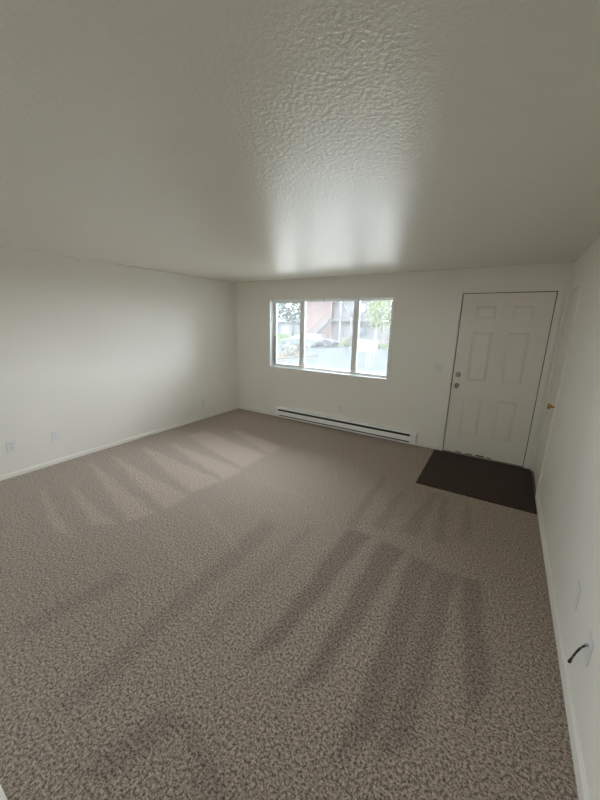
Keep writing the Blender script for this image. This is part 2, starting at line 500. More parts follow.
def build_side_fill_window():  # added out of view, lets in daylight to brighten the right wall
    w = thing('fill_window_2', 'small white window added unseen in the left wall beside the viewer for fill light', 'window', (0, 0, 0), kind='structure')
    x0, x1 = -0.140, -0.095
    f = 0.035
    box('frame_side', M_VINYL, x0, x1, KY0, KY0 + f, KZ0, KZ1, w, 0.003)
    box('frame_side', M_VINYL, x0, x1, KY1 - f, KY1, KZ0, KZ1, w, 0.003)
    box('frame_head', M_VINYL, x0, x1, KY0 + f, KY1 - f, KZ1 - f, KZ1, w, 0.003)
    box('frame_bottom', M_VINYL, x0, x1, KY0 + f, KY1 - f, KZ0, KZ0 + f, w, 0.003)
    ym = (KY0 + KY1) / 2
    box('mullion', M_VINYL, x0, x1, ym - 0.02, ym + 0.02, KZ0 + f, KZ1 - f, w, 0.003)
    for a, b in ((KY0 + f, ym - 0.02), (ym + 0.02, KY1 - f)):
        box('pane', M_GLASS, x0 + 0.02, x0 + 0.024, a, b, KZ0 + f, KZ1 - f, w)
build_side_fill_window()
def build_rear_fill_window():  # another added opening, its daylight lifts the window wall and entry door
    w = thing('fill_window_3', 'little white window added unseen in the rear wall behind the viewer for fill light', 'window', (0, 0, 0), kind='structure')
    y0, y1 = REAR_Y - 0.140, REAR_Y - 0.095
    f = 0.03
    box('frame_side', M_VINYL, RX0, RX0 + f, y0, y1, RZ0, RZ1, w, 0.003)
    box('frame_side', M_VINYL, RX1 - f, RX1, y0, y1, RZ0, RZ1, w, 0.003)
    box('frame_head', M_VINYL, RX0 + f, RX1 - f, y0, y1, RZ1 - f, RZ1, w, 0.003)
    box('frame_bottom', M_VINYL, RX0 + f, RX1 - f, y0, y1, RZ0, RZ0 + f, w, 0.003)
    box('pane', M_GLASS, RX0 + f, RX1 - f, y0 + 0.02, y0 + 0.024, RZ0 + f, RZ1 - f, w)
build_rear_fill_window()

# ================================================================== ENTRY DOOR
def build_entry_door():
    d = thing('door_1', 'white six-panel entry door with satin knob and deadbolt', 'door', (DX0, 0.0, 0.0), kind='structure')
    x0, x1, z0, z1 = DX0 + 0.004, DX1 - 0.004, 0.013, DZ1 - 0.004
    yf, yb = 0.006, 0.048
    cols = ((3.892, 4.107), (4.257, 4.472))
    rows = ((0.27, 0.785), (0.995, 1.605), (1.735, 1.90))
    # leaf: backing plus stiles and rails, so that the panels lie recessed
    mb = MB()
    rc = 0.014
    mb.box(x0, x1, yf + rc, yb, z0, z1)
    xs = [x0, cols[0][0], cols[0][1], cols[1][0], cols[1][1], x1]
    zs = [z0, rows[0][0], rows[0][1], rows[1][0], rows[1][1], rows[2][0], rows[2][1], z1]
    for a in (0, 2, 4):
        mb.box(xs[a], xs[a + 1], yf, yf + rc, z0, z1)
    for a in (1, 3):
        for b in (0, 2, 4, 6):
            mb.box(xs[a], xs[a + 1], yf, yf + rc, zs[b], zs[b + 1])
    leaf = mb.build('leaf', M_DOOR, d)
    for c0, c1 in cols:
        for r0, r1 in rows:
            # raised field with sloping margin
            bm = MB()
            g, s = 0.008, 0.034
            o = [(c0 + g, r0 + g), (c1 - g, r0 + g), (c1 - g, r1 - g), (c0 + g, r1 - g)]
            i = [(c0 + s, r0 + s), (c1 - s, r0 + s), (c1 - s, r1 - s), (c0 + s, r1 - s)]
            vo = [bm.bm.verts.new((x, yf + rc, z)) for x, z in o]
            vm = [bm.bm.verts.new((x, yf + rc - 0.001, z)) for x, z in o]
            vi = [bm.bm.verts.new((x, yf + 0.002, z)) for x, z in i]
            bm.bm.faces.new(vi)
            bm.bm.faces.new(vo[::-1])
            for k in range(4):
                bm.bm.faces.new((vm[k], vm[(k + 1) % 4], vi[(k + 1) % 4], vi[k]))
                bm.bm.faces.new((vo[k], vo[(k + 1) % 4], vm[(k + 1) % 4], vm[k]))
            bm.build('panel', M_DOOR, d)
    # jamb and dark weatherstrip seen in the gap
    mb = MB().box(DOX0, DX0 - 0.004, 0, T, 0, DOZ).box(DX1 + 0.004, DOX1, 0, T, 0, DOZ).box(DX0 - 0.004, DX1 + 0.004, 0, T, DZ1 + 0.004, DOZ)
    mb.build('jamb', M_TRIM, d)
    mb = MB().box(DX0 - 0.004, DX0 + 0.004, 0.010, 0.06, 0, DZ1 + 0.004).box(DX1 - 0.004, DX1 + 0.004, 0.010, 0.06, 0, DZ1 + 0.004).box(DX0 + 0.004, DX1 - 0.004, 0.010, 0.06, DZ1 - 0.004, DZ1 + 0.004)
    tag(mb.build('weatherstrip', M_STRIP, d), 'dark weatherstrip in the gap around the leaf')
    mb = MB().box(DX0 - 0.004, DX1 + 0.004, -0.012, T, 0.0, 0.014)
    tag(mb.build('threshold', M_ALU, d), 'worn metal threshold')
    # flat casing: two sides and a head
    cw, ct = 0.052, 0.014
    for nm, a, b, e, f in (('casing', DX0 - 0.008 - cw, DX0 - 0.008, 0.0, DZ1 + 0.008 + cw), ('casing', DX1 + 0.008, DX1 + 0.008 + cw, 0.0, DZ1 + 0.008 + cw), ('casing', DX0 - 0.008, DX1 + 0.008, DZ1 + 0.008, DZ1 + 0.008 + cw)):
        box(nm, M_TRIM, a, b, -ct, 0, e, f, d, 0.003)
    # lockset
    kx = 3.789
    k = MB().lathe([(0.030, 0), (0.033, 0.004), (0.030, 0.009), (0.013, 0.012), (0.012, 0.030), (0.020, 0.036), (0.027, 0.046), (0.027, 0.056), (0.020, 0.064), (0.008, 0.067)], (kx, yf, 0.912), (0, -1, 0), 24).build('door_knob', M_NICKEL, d, smooth=True)
    MB().lathe([(0.007, 0.0665), (0.007, 0.0695), (0.004, 0.070)], (kx, yf, 0.912), (0, -1, 0), 12).build('lock_button', M_SLOT, k)
    b = MB().lathe([(0.029, 0), (0.032, 0.004), (0.028, 0.014), (0.022, 0.018)], (kx, yf, 1.055), (0, -1, 0), 24).build('deadbolt', M_NICKEL, d, smooth=True)
    box('thumb_turn', M_NICKEL, kx - 0.005, kx + 0.005, yf - 0.034, yf - 0.018, 1.038, 1.072, b, 0.002)
    box('strike_plate', M_NICKEL, DX0 - 0.011, DX0 - 0.004, -0.016, -0.0135, 0.885, 0.94, d)
    # hinges on the right edge
    for hz in (0.22, 1.03, 1.84):
        h = MB().lathe([(0.006, 0), (0.006, 0.09)], (DX1 + 0.0085, -0.003, hz), (0, 0, 1), 10)
        h.box(DX1 + 0.0045, DX1 + 0.012, 0.0, 0.005, hz, hz + 0.09)
        h.build('hinge', M_TRIM, d)
    # dirt left by shoes along the bottom edge
    for a, b, zt in ((3.88, 3.95, 0.032), (4.00, 4.08, 0.030), (4.12, 4.22, 0.036), (4.24, 4.30, 0.030)):
        tag(box('scuff_mark', mat('scuff_dirt', (0.09, 0.075, 0.06), 0.8, var=0.5, vscale=60), a, b, yf - 0.0008, yf, 0.019, zt, d), 'dark scuff on the bottom edge')
build_entry_door()

# ================================================================== CLOSET DOOR on the right wall
def build_closet_door():
    d = thing('door_2', 'plain white closet door with brass knob beside the entry door', 'door', (W, CY1, 0), kind='structure')
    box('leaf', M_DOOR, W + 0.004, W + 0.039, CY0 + 0.003, CY1 - 0.003, 0.012, 2.012, d, 0.002)
    box('jamb', M_TRIM, W, W + T, CO0, CY0, 0, COZ, d)
    box('jamb', M_TRIM, W, W + T, CY1, CO1, 0, COZ, d)
    box('jamb', M_TRIM, W, W + T, CY0, CY1, 2.015, COZ, d)
    cw, ct = 0.052, 0.013
    box('casing', M_TRIM, W - ct, W, CY0 - 0.006 - cw, CY0 - 0.006, 0, 2.021 + cw, d, 0.003)
    box('casing', M_TRIM, W - ct, W, CY1 + 0.006, -0.016, 0, 2.021 + cw, d, 0.003)
    box('casing', M_TRIM, W - ct, W, CY0 - 0.006, CY1 + 0.006, 2.021, 2.021 + cw, d, 0.003)
    MB().lathe([(0.029, 0), (0.031, 0.003), (0.027, 0.008), (0.011, 0.012), (0.010, 0.028), (0.018, 0.034), (0.026, 0.044), (0.026, 0.054), (0.018, 0.062), (0.007, 0.064)], (W + 0.004, CY0 + 0.055, 0.93), (-1, 0, 0), 24).build('door_knob', M_BRASS, d, smooth=True)
    for hz in (0.25, 1.72):
        MB().lathe([(0.006, 0), (0.006, 0.08)], (W - 0.002, CY1 + 0.001, hz), (0, 0, 1), 10).build('hinge', M_TRIM, d)
build_closet_door()

# ================================================================== ELECTRIC BASEBOARD HEATER
def build_heater():
    t = thing('baseboard_heater', 'long white electric baseboard heater under the window', 'heater', ((HX0 + HX1) / 2, 0, 0))
    x0, x1 = HX0, HX1
    e = 0.085
    zb, zt, dp = 0.018, 0.188, 0.066
    box('back_plate', M_HEATER, x0, x1, -0.006, 0, zb, zt, t)
    # wiring boxes at both ends
    def endcap(a, b):
        return MB().prism([(-0.006, zb), (-dp, zb), (-dp, zt - 0.03), (-dp + 0.014, zt), (-0.006, zt)], 0, a, b).build('end_cap', M_HEATER, t, 0.002)
    endcap(x0, x0 + 0.035); endcap(x1 - e, x1)
    a, b = x0 + 0.035, x1 - e
    # top hood with down-turned lip
    MB().prism([(-0.006, zt), (-dp + 0.014, zt), (-dp + 0.002, zt - 0.026), (-dp + 0.006, zt - 0.028), (-dp + 0.017, zt - 0.004), (-0.006, zt - 0.004)], 0, a, b).build('top_hood', M_HEATER, t)
    # front panel, curved at top and bottom
    MB().prism([(-dp, 0.060), (-dp + 0.008, 0.120), (-dp + 0.014, 0.127), (-dp + 0.018, 0.125), (-dp + 0.013, 0.119), (-dp + 0.005, 0.062), (-dp + 0.010, 0.055)], 0, a, b).build('front_panel', M_HEATER, t)
    MB().prism([(-dp, zb), (-dp, 0.036), (-dp + 0.005, 0.040), (-dp + 0.009, 0.036), (-dp + 0.005, zb + 0.004), (-0.006, zb + 0.004), (-0.006, zb)], 0, a, b).build('bottom_lip', M_HEATER, t)
    # dark finned element inside
    el = MB().box(a, b, -0.05, -0.012, 0.075, 0.115)
    el.build('heating_element', M_FIN, t)
    mb = MB()
    n = 150
    for i in range(n):
        x = a + (b - a) * (i + 0.5) / n
        mb.box(x - 0.0008, x + 0.0008, -0.053, -0.010, 0.062, 0.150)
    f = mb.build('fins', M_FIN, t)
    f['kind'] = 'stuff'
    tag(MB().box(a, b, -0.0075, -0.006, 0.022, zt - 0.004).build('inner_sheet', M_FIN, t), 'dark inside behind the slots')  # dark sheet over the back plate, behind the slots
build_heater()

# ================================================================== DOOR MAT (cut around the closet casing)
def build_mat():
    y0 = -0.040
    pts = [(3.628, y0), (4.700, y0), (4.700, -0.10), (4.714, -0.10), (4.7135, -1.142), (4.2, -1.151), (3.642, -1.159), (3.634, -0.6)]
    mb = MB().prism(pts, 2, 0.001, 0.011)
    o = mb.build('door_mat', M_MAT, None, 0.002)
    tag(o, 'dark brown flat pile mat in front of the entry door', 'mat')
build_mat()

# ================================================================== WALL PLATES
def frame_for(wall, pos):
    """returns function mapping (u along wall, out, z) to world, u to the viewer's right when facing the wall"""
    if wall == 'left':
        return lambda u, o, z: (0 + o, pos[0] + u, pos[1] + z)
    if wall == 'right':
        return lambda u, o, z: (W - o, pos[0] - u, pos[1] + z)
    return lambda u, o, z: (pos[0] + u, 0 - o, pos[1] + z)
def wbox(mb, fr, u0, u1, o0, o1, z0, z1):
    a, b = fr(u0, o0, z0), fr(u1, o1, z1)
    return mb.box(a[0], b[0], a[1], b[1], a[2], b[2])
def wall_plate(name, label, cat, wall, pos, style, group=None, w=0.074, h=0.118):
    fr = frame_for(wall, pos)
    base = fr(0, 0, -h / 2)
    t = thing(name, label, cat, base, group)
    pt = 0.0048
    wbox(MB(), fr, -w / 2, w / 2, 0, pt, -h / 2, h / 2).build('plate', M_PLATE, t, 0.002)
    nrm = Vector(fr(0, 1, 0)) - Vector(fr(0, 0, 0))
    def screw(u, z):
        MB().lathe([(0.004, 0), (0.0035, 0.001)], fr(u, pt, z), nrm, 10).build('screw', M_PLATE, t)
    if style == 'duplex':
        for s in (-1, 1):
            r = wbox(MB(), fr, -0.0165, 0.0165, pt, pt + 0.002, s * 0.0205 - 0.0145, s * 0.0205 + 0.0145).build('receptacle', M_PLATE, t, 0.0015)
            for u in (-0.0065, 0.0065):
                wbox(MB(), fr, u - 0.0012, u + 0.0012, pt + 0.0005, pt + 0.0023, s * 0.0205 - 0.002, s * 0.0205 + 0.007).build('slot', M_SLOT, r)
            MB().lathe([(0.0024, 0), (0.0024, 0.0023)], fr(0, pt, s * 0.0205 - 0.008), nrm, 10).build('ground_hole', M_SLOT, r)
        screw(0, 0)
    elif style == 'blank':
        wbox(MB(), fr, -0.0165, 0.0165, pt, pt + 0.0015, -0.033, 0.033).build('insert', M_PLATE, t, 0.001)
        screw(0, 0.048); screw(0, -0.048)
    elif style == 'coax':
        MB().lathe([(0.0065, 0), (0.0065, 0.004), (0.0045, 0.005), (0.0045, 0.012)], fr(0, pt, 0.014), nrm, 6).build('connector', M_NICKEL, t)
        screw(0, 0.042); screw(0, -0.042)
    elif style == 'switch2':
        for u in (-0.023, 0.023):
            sw = wbox(MB(), fr, u - 0.006, u + 0.006, pt, pt + 0.001, -0.013, 0.013).build('switch_surround', M_PLATE, t)
            wbox(MB(), fr, u - 0.0042, u + 0.0042, pt, pt + 0.012, -0.001, 0.009).build('toggle', mat('beige_toggle', (0.45, 0.42, 0.36), 0.4), sw)
            screw(u, 0.03); screw(u, -0.03)
    return t
G = 'wall plates'
wall_plate('wall_outlet', 'white duplex outlet on the left wall nearest the viewer', 'outlet', 'left', (-3.452, 0.340), 'duplex', G, 0.080, 0.125)
wall_plate('wall_jack', 'white jack plate on the left wall just beyond the nearest outlet', 'wall plate', 'left', (-3.046, 0.333), 'blank', G, 0.080, 0.125)
wall_plate('wall_outlet', 'small white outlet on the left wall close to the far corner', 'outlet', 'left', (-0.867, 0.285), 'duplex', G)
wall_plate('wall_outlet', 'white outlet on the window wall just above the baseboard heater', 'outlet', 'back', (2.167, 0.335), 'duplex', G)
wall_plate('light_switch', 'white double toggle light switch left of the entry door', 'switch', 'back', (3.545, 1.115), 'switch2', G, 0.118, 0.118)
wall_plate('wall_plate', 'white wall plate on the right wall just beyond the black cable', 'wall plate', 'right', (-2.672, 0.392), 'blank', G)
wall_plate('cable_plate', 'white cover plate on the right wall with black cable', 'wall plate', 'right', (-2.975, 0.372), 'coax', G)
def build_cable():
    pts = [(W - 0.011, -2.975, 0.386), (W - 0.024, -2.974, 0.362), (W - 0.036, -2.979, 0.333), (W - 0.045, -2.987, 0.310), (W - 0.050, -2.990, 0.292)]
    # smooth the polyline
    P = [Vector(p) for p in pts]
    out = []
    for i in range(len(P) - 1):
        p0, p1, p2, p3 = P[max(i - 1, 0)], P[i], P[i + 1], P[min(i + 2, len(P) - 1)]
        for k in range(5):
            t = k / 5
            out.append(0.5 * ((2 * p1) + (p2 - p0) * t + (2 * p0 - 5 * p1 + 4 * p2 - p3) * t * t + (3 * p1 - p0 - 3 * p2 + p3) * t ** 3))
    out.append(P[-1])
    t = thing('coaxial_cable', 'short black coaxial cable sticking out of the right wall plate', 'cable', pts[0])
    MB().tube(out, 0.0042, 10).build('cord', M_CABLE, t, smooth=True)
    d = (P[-1] - P[-2]).normalized()
    MB().lathe([(0.0044, -0.004), (0.0060, -0.002), (0.0060, 0.009), (0.005, 0.011)], P[-1], d, 10).build('plug', M_CABLE, t)
build_cable()

# ================================================================== OUTSIDE
def gz(y):
    return -0.15 - 0.036 * min(max(y, 0), 28)
S(box('roof_eave', mat('soffit_paint', (0.45, 0.43, 0.40), 0.7, var=0.05), -T - 0.6, W + 1.2, T, T + 0.5, H + 0.14, H + 0.30), 'painted roof overhang above the window outside', 'eave')
S(box('roof', mat('roof_shingle', (0.10, 0.10, 0.10), 0.9, var=0.3, vscale=30), -T - 0.6, W + 1.2, REAR_Y - 0.6, T + 0.5, H + 0.30, H + 0.42), 'roof over the room seen from outside', 'roof')

M_GRASS = mat('lawn_grass', (0.022, 0.032, 0.012), 0.9, spec=0.0, var=0.45, vscale=3, bump=0.8, bscale=30, bdist=0.03)
M_STREET = mat('wet_asphalt', (0.0245, 0.0275, 0.030), 0.9, spec=0.0, var=0.12, vscale=1.2)
M_WALK = mat('concrete_walk', (0.038, 0.034, 0.033), 0.9, spec=0.0, var=0.12, vscale=2)
def strip(name, m, x0, x1, y0, y1, dz, label, cat):
    mb = MB()
    ys = [y0] + ([28.0] if y0 < 28 < y1 else []) + [y1]
    top = [(y, gz(y) + dz) for y in ys]
    prof = top + [(y, z - 0.3) for y, z in reversed(top)]
    mb.prism(prof, 0, x0, x1)
    return S(mb.build(name, m), label, cat)
strip('lawn', mat('near_grass', (0.060, 0.085, 0.030), 0.9, spec=0.0, var=0.3, vscale=3), -60, 40, T, 2.8, 0, 'grass strip right under the window outside', 'lawn')
strip('bounce_ground', mat('pale_bounce', (0.36, 0.35, 0.33), 0.9, spec=0.0, var=0.1, vscale=2), -60, 40, 2.8, 7.0, 0, 'unseen pale apron added beyond the grass strip to bounce daylight indoors', 'bounce_ground')  # added where the camera cannot see, throws daylight up to the ceiling
S(box('side_yard', mat('yard_grass', (0.075, 0.105, 0.038), 0.9, spec=0.0, var=0.4, vscale=3), -60, -T, -45, T, -0.45, -0.15), 'grass yard beyond the left wall outside', 'lawn')
S(box('rear_yard', MATS['yard_grass'], -T, 40, -45, REAR_Y - T, -0.45, -0.15), 'grass yard behind the rear wall outside', 'lawn')
strip('sidewalk', M_WALK, -60, 40, 7.0, 9.6, 0.03, 'pale concrete sidewalk between lawn and street', 'sidewalk')
strip('street', M_STREET, -60, 40, 9.6, 31.0, 0, 'grey asphalt street and parking outside the window', 'street')
strip('far_lawn', M_GRASS, -70, 40, 31.0, 75.0, 0.08, 'lawn in front of the apartment building', 'lawn')
strip('planting_bed', mat('bark_soil', (0.034, 0.029, 0.022), 0.95, spec=0.0, var=0.5, vscale=4, bump=0.6, bscale=15, bdist=0.03), -14.0, -7.2, 9.7, 16.0, 0.05, 'brown planting bed by the street at the left', 'planting bed')

def leaf_cloud(centre, radii, n, size, seed, holes=0.0):
    """crown of n separate leaves (bent quads) on an irregular ellipsoid volume"""
    r = np.random.default_rng(seed)
    V = []; F = []
    lumps = r.normal(size=(9, 3)); lumps /= np.linalg.norm(lumps, axis=1)[:, None]
    for i in range(n):
        d = r.normal(size=3); d /= np.linalg.norm(d)
        k = 0.72 + 0.28 * max(0, float(np.max(lumps @ d)) - 0.55) / 0.45
        rad = k * (r.uniform(0.25, 1) ** 0.5)
        p = np.array(centre) + d * rad * np.array(radii)
        a = r.normal(size=3); a /= np.linalg.norm(a)
        b = np.cross(a, r.normal(size=3)); b /= np.linalg.norm(b)
        s = size * r.uniform(0.6, 1.3)
        c = np.cross(a, b)
        q = [p - a * s, p - b * s * 0.55 + c * s * 0.15, p + a * s, p + b * s * 0.55 + c * s * 0.15]
        k0 = len(V)
        V += [tuple(x) for x in q]
        F += [(k0, k0 + 1, k0 + 2), (k0, k0 + 2, k0 + 3)]
    me = bpy.data.meshes.new('foliage')
    me.from_pydata(V, [], F)
    return me

def leaf_mat(name, color):
    m = bpy.data.materials.new(name)
    m.use_nodes = True
    nt = m.node_tree
    b = nt.nodes['Principled BSDF']
    b.inputs['Roughness'].default_value = 0.7
    b.inputs['Specular IOR Level'].default_value = 0.2
    b.inputs['Subsurface Weight'].default_value = 0.0
    geo = nt.nodes.new('ShaderNodeNewGeometry')
    ramp = nt.nodes.new('ShaderNodeValToRGB')
    ramp.color_ramp.elements[0].color = (*[c * 0.6 for c in color], 1)
    ramp.color_ramp.elements[1].color = (*[min(1, c * 1.5) for c in color], 1)
    nt.links.new(geo.outputs['Random Per Island'], ramp.inputs['Fac'])
    nt.links.new(ramp.outputs['Color'], b.inputs['Base Color'])
    return m
M_BARK = mat('tree_bark', (0.050, 0.045, 0.045), 0.9, spec=0.1, var=0.3, vscale=8, bump=0.6, bscale=20, bdist=0.02)
M_LEAF_Y = leaf_mat('spring_leaves', (0.050, 0.066, 0.020))
M_LEAF_G = leaf_mat('blue_green_leaves', (0.032, 0.050, 0.042))
M_LEAF_B = leaf_mat('shrub_leaves', (0.050, 0.058, 0.022))

def branchy(root, base, height, r0, seed, spread=0.5, levels=3, fork=0.5, first=None):
    """trunk plus forking limbs as one continuous branching part list: trunk and each main limb"""
    r = random.Random(seed)
    top = Vector(base) + Vector((r.uniform(-.05, .05) * height, r.uniform(-.05, .05) * height, height * fork))
    MB().tube([base, (Vector(base) + top) / 2 + Vector((0.03, 0.02, 0)), top], [r0 * 1.25, r0, r0 * 0.85], 8).build('trunk', M_BARK, root, smooth=True)
    def limb(mb, p, d, L, rad, lev):
        q = p + d * L
        mid = (p + q) / 2 + Vector((r.uniform(-1, 1), r.uniform(-1, 1), 0.3)) * L * 0.06
        mb.tube([p, mid, q], [rad, rad * 0.8, rad * 0.6], 6)
        if lev <= 0:
            return
        for k in range(r.choice((2, 3))):
            nd = (d + Vector((r.uniform(-1, 1), r.uniform(-1, 1), r.uniform(-0.1, 0.7))) * 0.75).normalized()
            limb(mb, q - d * L * 0.05, nd, L * r.uniform(0.6, 0.8), rad * 0.6, lev - 1)
    dirs = first or [(r.uniform(-1, 1) * spread, r.uniform(-1, 1) * spread, 1) for _ in range(3)]
    for d in dirs:
        mb = MB()
        limb(mb, top - Vector((0, 0, r0)), Vector(d).normalized(), height * (1 - fork) * 0.55, r0 * 0.65, levels)
        mb.build('branch', M_BARK, root, smooth=True)

def leafy_tree(label, base, crown_c, radii, n, size, m, seed, height, r0, fork, group):
    t = thing('tree', label, 'tree', base, group)
    branchy(t, base, height, r0, seed, 0.6, 2, fork)
    me = leaf_cloud(crown_c, radii, n, size, seed)
    link('foliage', me, m, t)
    return t
GT = 'trees outside the window'
yt = 30.0
leafy_tree('leafy yellow-green tree seen through the right window pane', (-7.75, 31.8, gz(31) + 0.05), (-7.75, 31.8, 3.1), (2.3, 2.0, 2.6), 1700, 0.15, M_LEAF_Y, 3, 4.4, 0.10, 0.42, GT)
leafy_tree('blue-green tree seen through the left window pane', (-28.2, 44.0, gz(44) + 0.05), (-28.4, 44.0, 4.6), (4.4, 3.0, 3.6), 5000, 0.22, M_LEAF_G, 5, 6.5, 0.17, 0.5, GT)
bt = thing('tree', 'bare tree with forked trunk in front of the apartment building', 'tree', (-11.55, 31.5, gz(31) + 0.05), GT)
branchy(bt, (-11.55, 31.5, gz(31) + 0.05), 6.6, 0.12, 11, 0.5, 3, 0.52, [(-0.75, 0.1, 1), (0.75, 0.0, 1.0), (0.1, 0.3, 1)])

def shrub(label, x, y, rx, rz, n, m, seed):
    z = gz(y) + 0.05
    t = thing('shrub', label, 'shrub', (x, y, z), 'shrubs outside the window')
    r = random.Random(seed)
    for k in range(4):
        MB().tube([(x, y, z), (x + r.uniform(-.5, .5) * rx, y + r.uniform(-.4, .4) * rx, z + rz * 1.2)], [0.03, 0.012], 6).build('stem', M_BARK, t)
    link('foliage', leaf_cloud((x, y, z + rz), (rx, rx * 0.8, rz), n, 0.09, seed), m, t)
shrub('round yellow-green shrub beside the building stairs', -12.3, 32.0, 0.75, 0.55, 500, M_LEAF_B, 21)
shrub('low green shrub under the leafy tree', -8.9, 32.4, 0.9, 0.45, 500, M_LEAF_Y, 22)
shrub('olive shrub at the left end of the parked cars', -19.2, 31.9, 1.1, 0.6, 600, M_LEAF_B, 23)
shrub('sparse brownish shrub in the planting bed', -7.9, 13.6, 0.8, 0.4, 420, leaf_mat('brown_leaves', (0.045, 0.042, 0.028)), 24)

# ---- sign board on two posts
def build_sign():
    y = 11.8
    z = gz(y)
    x = -1.9
    t = thing('sign_board', 'blank white board on two posts by the street', 'sign', (x, y, z))
    m = mat('sign_white', (0.046, 0.050, 0.051), 0.6, var=0.05)
    box('board', m, x - 0.54, x + 0.54, y - 0.02, y + 0.02, 0.22, 0.80, t, 0.006)
    fr = MB().box(x - 0.56, x + 0.56, y - 0.03, y - 0.02, 0.20, 0.225).box(x - 0.56, x + 0.56, y - 0.03, y - 0.02, 0.795, 0.82).box(x - 0.56, x - 0.535, y - 0.03, y - 0.02, 0.225, 0.795).box(x + 0.535, x + 0.56, y - 0.03, y - 0.02, 0.225, 0.795)
    fr.build('board_frame', m, t)
    for s in (-0.06, 0.16):
        box('post', m, x + s - 0.035, x + s + 0.035, y + 0.02, y + 0.09, z - 0.05, 0.75, t, 0.006)
build_sign()

# ---- parked cars
def build_car(label, x, y, L, flip, paint, Hc=1.45):
    z = gz(y)
    t = thing('car', label, 'car', (x, y, z), 'parked cars outside the window')
    wd = 0.88
    sx = -1 if flip else 1
    k = L / 4.6
    def X(u):
        return x + sx * u * k
    # lower body, tapering in plan at nose and tail
    body = [(-2.28, 0.42), (-2.30, 0.70), (-2.15, 0.90), (-1.35, 0.98), (1.05, 0.98), (1.95, 0.84), (2.28, 0.66), (2.30, 0.40), (2.20, 0.24), (-2.18, 0.24)]
    mb = MB()
    rows = []
    for yy, inset in ((-wd, 0.10), (-wd * 0.93, 0.0), (wd * 0.93, 0.0), (wd, 0.10)):
        rows.append([mb.bm.verts.new((X(u * (1 - inset * 0.35)), y + yy, z + (0.6 + (h - 0.6) * (1 - inset)) * Hc / 1.45)) for u, h in body])
    n = len(body)
    for a, b in zip(rows, rows[1:]):
        for i in range(n):
            mb.bm.faces.new((a[i], a[(i + 1) % n], b[(i + 1) % n], b[i]))
    mb.bm.faces.new(rows[0]); mb.bm.faces.new(rows[-1][::-1])
    mb.build('body', paint, t)
    # cabin: roof and pillars narrower than the body, glazed
    cab = [(-1.75, 0.955), (-1.15, 1.36), (-0.75, 1.45), (0.15, 1.44), (0.45, 1.37), (1.20, 0.955)]
    def cabin(inset_u, y0f, y1f, zt):
        m = MB()
        lo = []
        for side in (-1, 1):
            lo.append([m.bm.verts.new((X(u), y + side * wd * (0.90 - 0.20 * max(0, (h - 0.955)) / 0.5), z + h * Hc / 1.45)) for u, h in cab])
        for i in range(len(cab) - 1):
            m.bm.faces.new((lo[0][i], lo[0][i + 1], lo[1][i + 1], lo[1][i]))
        m.bm.faces.new(lo[0]); m.bm.faces.new(lo[1][::-1])
        return m
    cb = cabin(0, 0, 0, 0).build('cabin', paint, t)
    M_CG = mat('car_glass', (0.012, 0.016, 0.02), 0.08, spec=0.6)
    for side in (-1, 1):
        for poly in ([(-1.45, 1.0), (-1.02, 1.33), (-0.38, 1.385), (-0.38, 1.0)], [(-0.30, 1.0), (-0.30, 1.385), (0.20, 1.37), (0.42, 1.30), (0.98, 1.0)]):
            m = MB()
            def PT(u, h, o):
                return (X(u), y + side * (wd * (0.90 - 0.20 * max(0, (h - 0.955)) / 0.5) + o), z + h * Hc / 1.45)
            a = [m.bm.verts.new(PT(u, h, 0.008)) for u, h in poly]
            b = [m.bm.verts.new(PT(u, h, -0.01)) for u, h in poly]
            m.bm.faces.new(a); m.bm.faces.new(b[::-1])
            for i in range(4):
                j = (i + 1) % 4
                m.bm.faces.new((a[i], a[j], b[j], b[i]))
            m.build('side_window', M_CG, cb)
    M_TYRE = mat('tyre_rubber', (0.02, 0.02, 0.02), 0.85)
    M_HUB = mat('wheel_metal', (0.10, 0.10, 0.105), 0.35, metal=0.5)
    for u in (-1.38, 1.40):
        for side in (-1, 1):
            o = (X(u), y + side * (wd - 0.20), z)
            wl = MB().lathe([(0.20, 0.0), (0.31, 0.01), (0.325, 0.04), (0.325, 0.17), (0.31, 0.205), (0.22, 0.21)], (o[0], o[1], z + 0.325), (0, side, 0), 20).build('wheel', M_TYRE, t)
            MB().lathe([(0.21, 0.205), (0.20, 0.215), (0.06, 0.218)], (o[0], o[1], z + 0.325), (0, side, 0), 16).build('hubcap', M_HUB, wl)
    for u, m, nm in ((2.27, mat('lamp_clear', (0.12, 0.12, 0.12), 0.2), 'headlight'), (-2.27, mat('lamp_red', (0.09, 0.01, 0.01), 0.3), 'taillight')):
        for side in (-1, 1):
            box(nm, m, X(u) - 0.05, X(u) + 0.05, y + side * (wd - 0.33), y + side * (wd - 0.09), z + 0.60, z + 0.72, t, 0.01)
build_car('pale blue-grey sedan parked across the street', -15.6, 27.3, 4.7, True, mat('pale_blue_paint', (0.020, 0.027, 0.032), 0.35, spec=0.3, var=0.03))
build_car('dark plum-grey car parked behind the pale sedan', -14.7, 29.6, 4.4, False, mat('plum_grey_paint', (0.014, 0.012, 0.018), 0.35, spec=0.3, var=0.03))

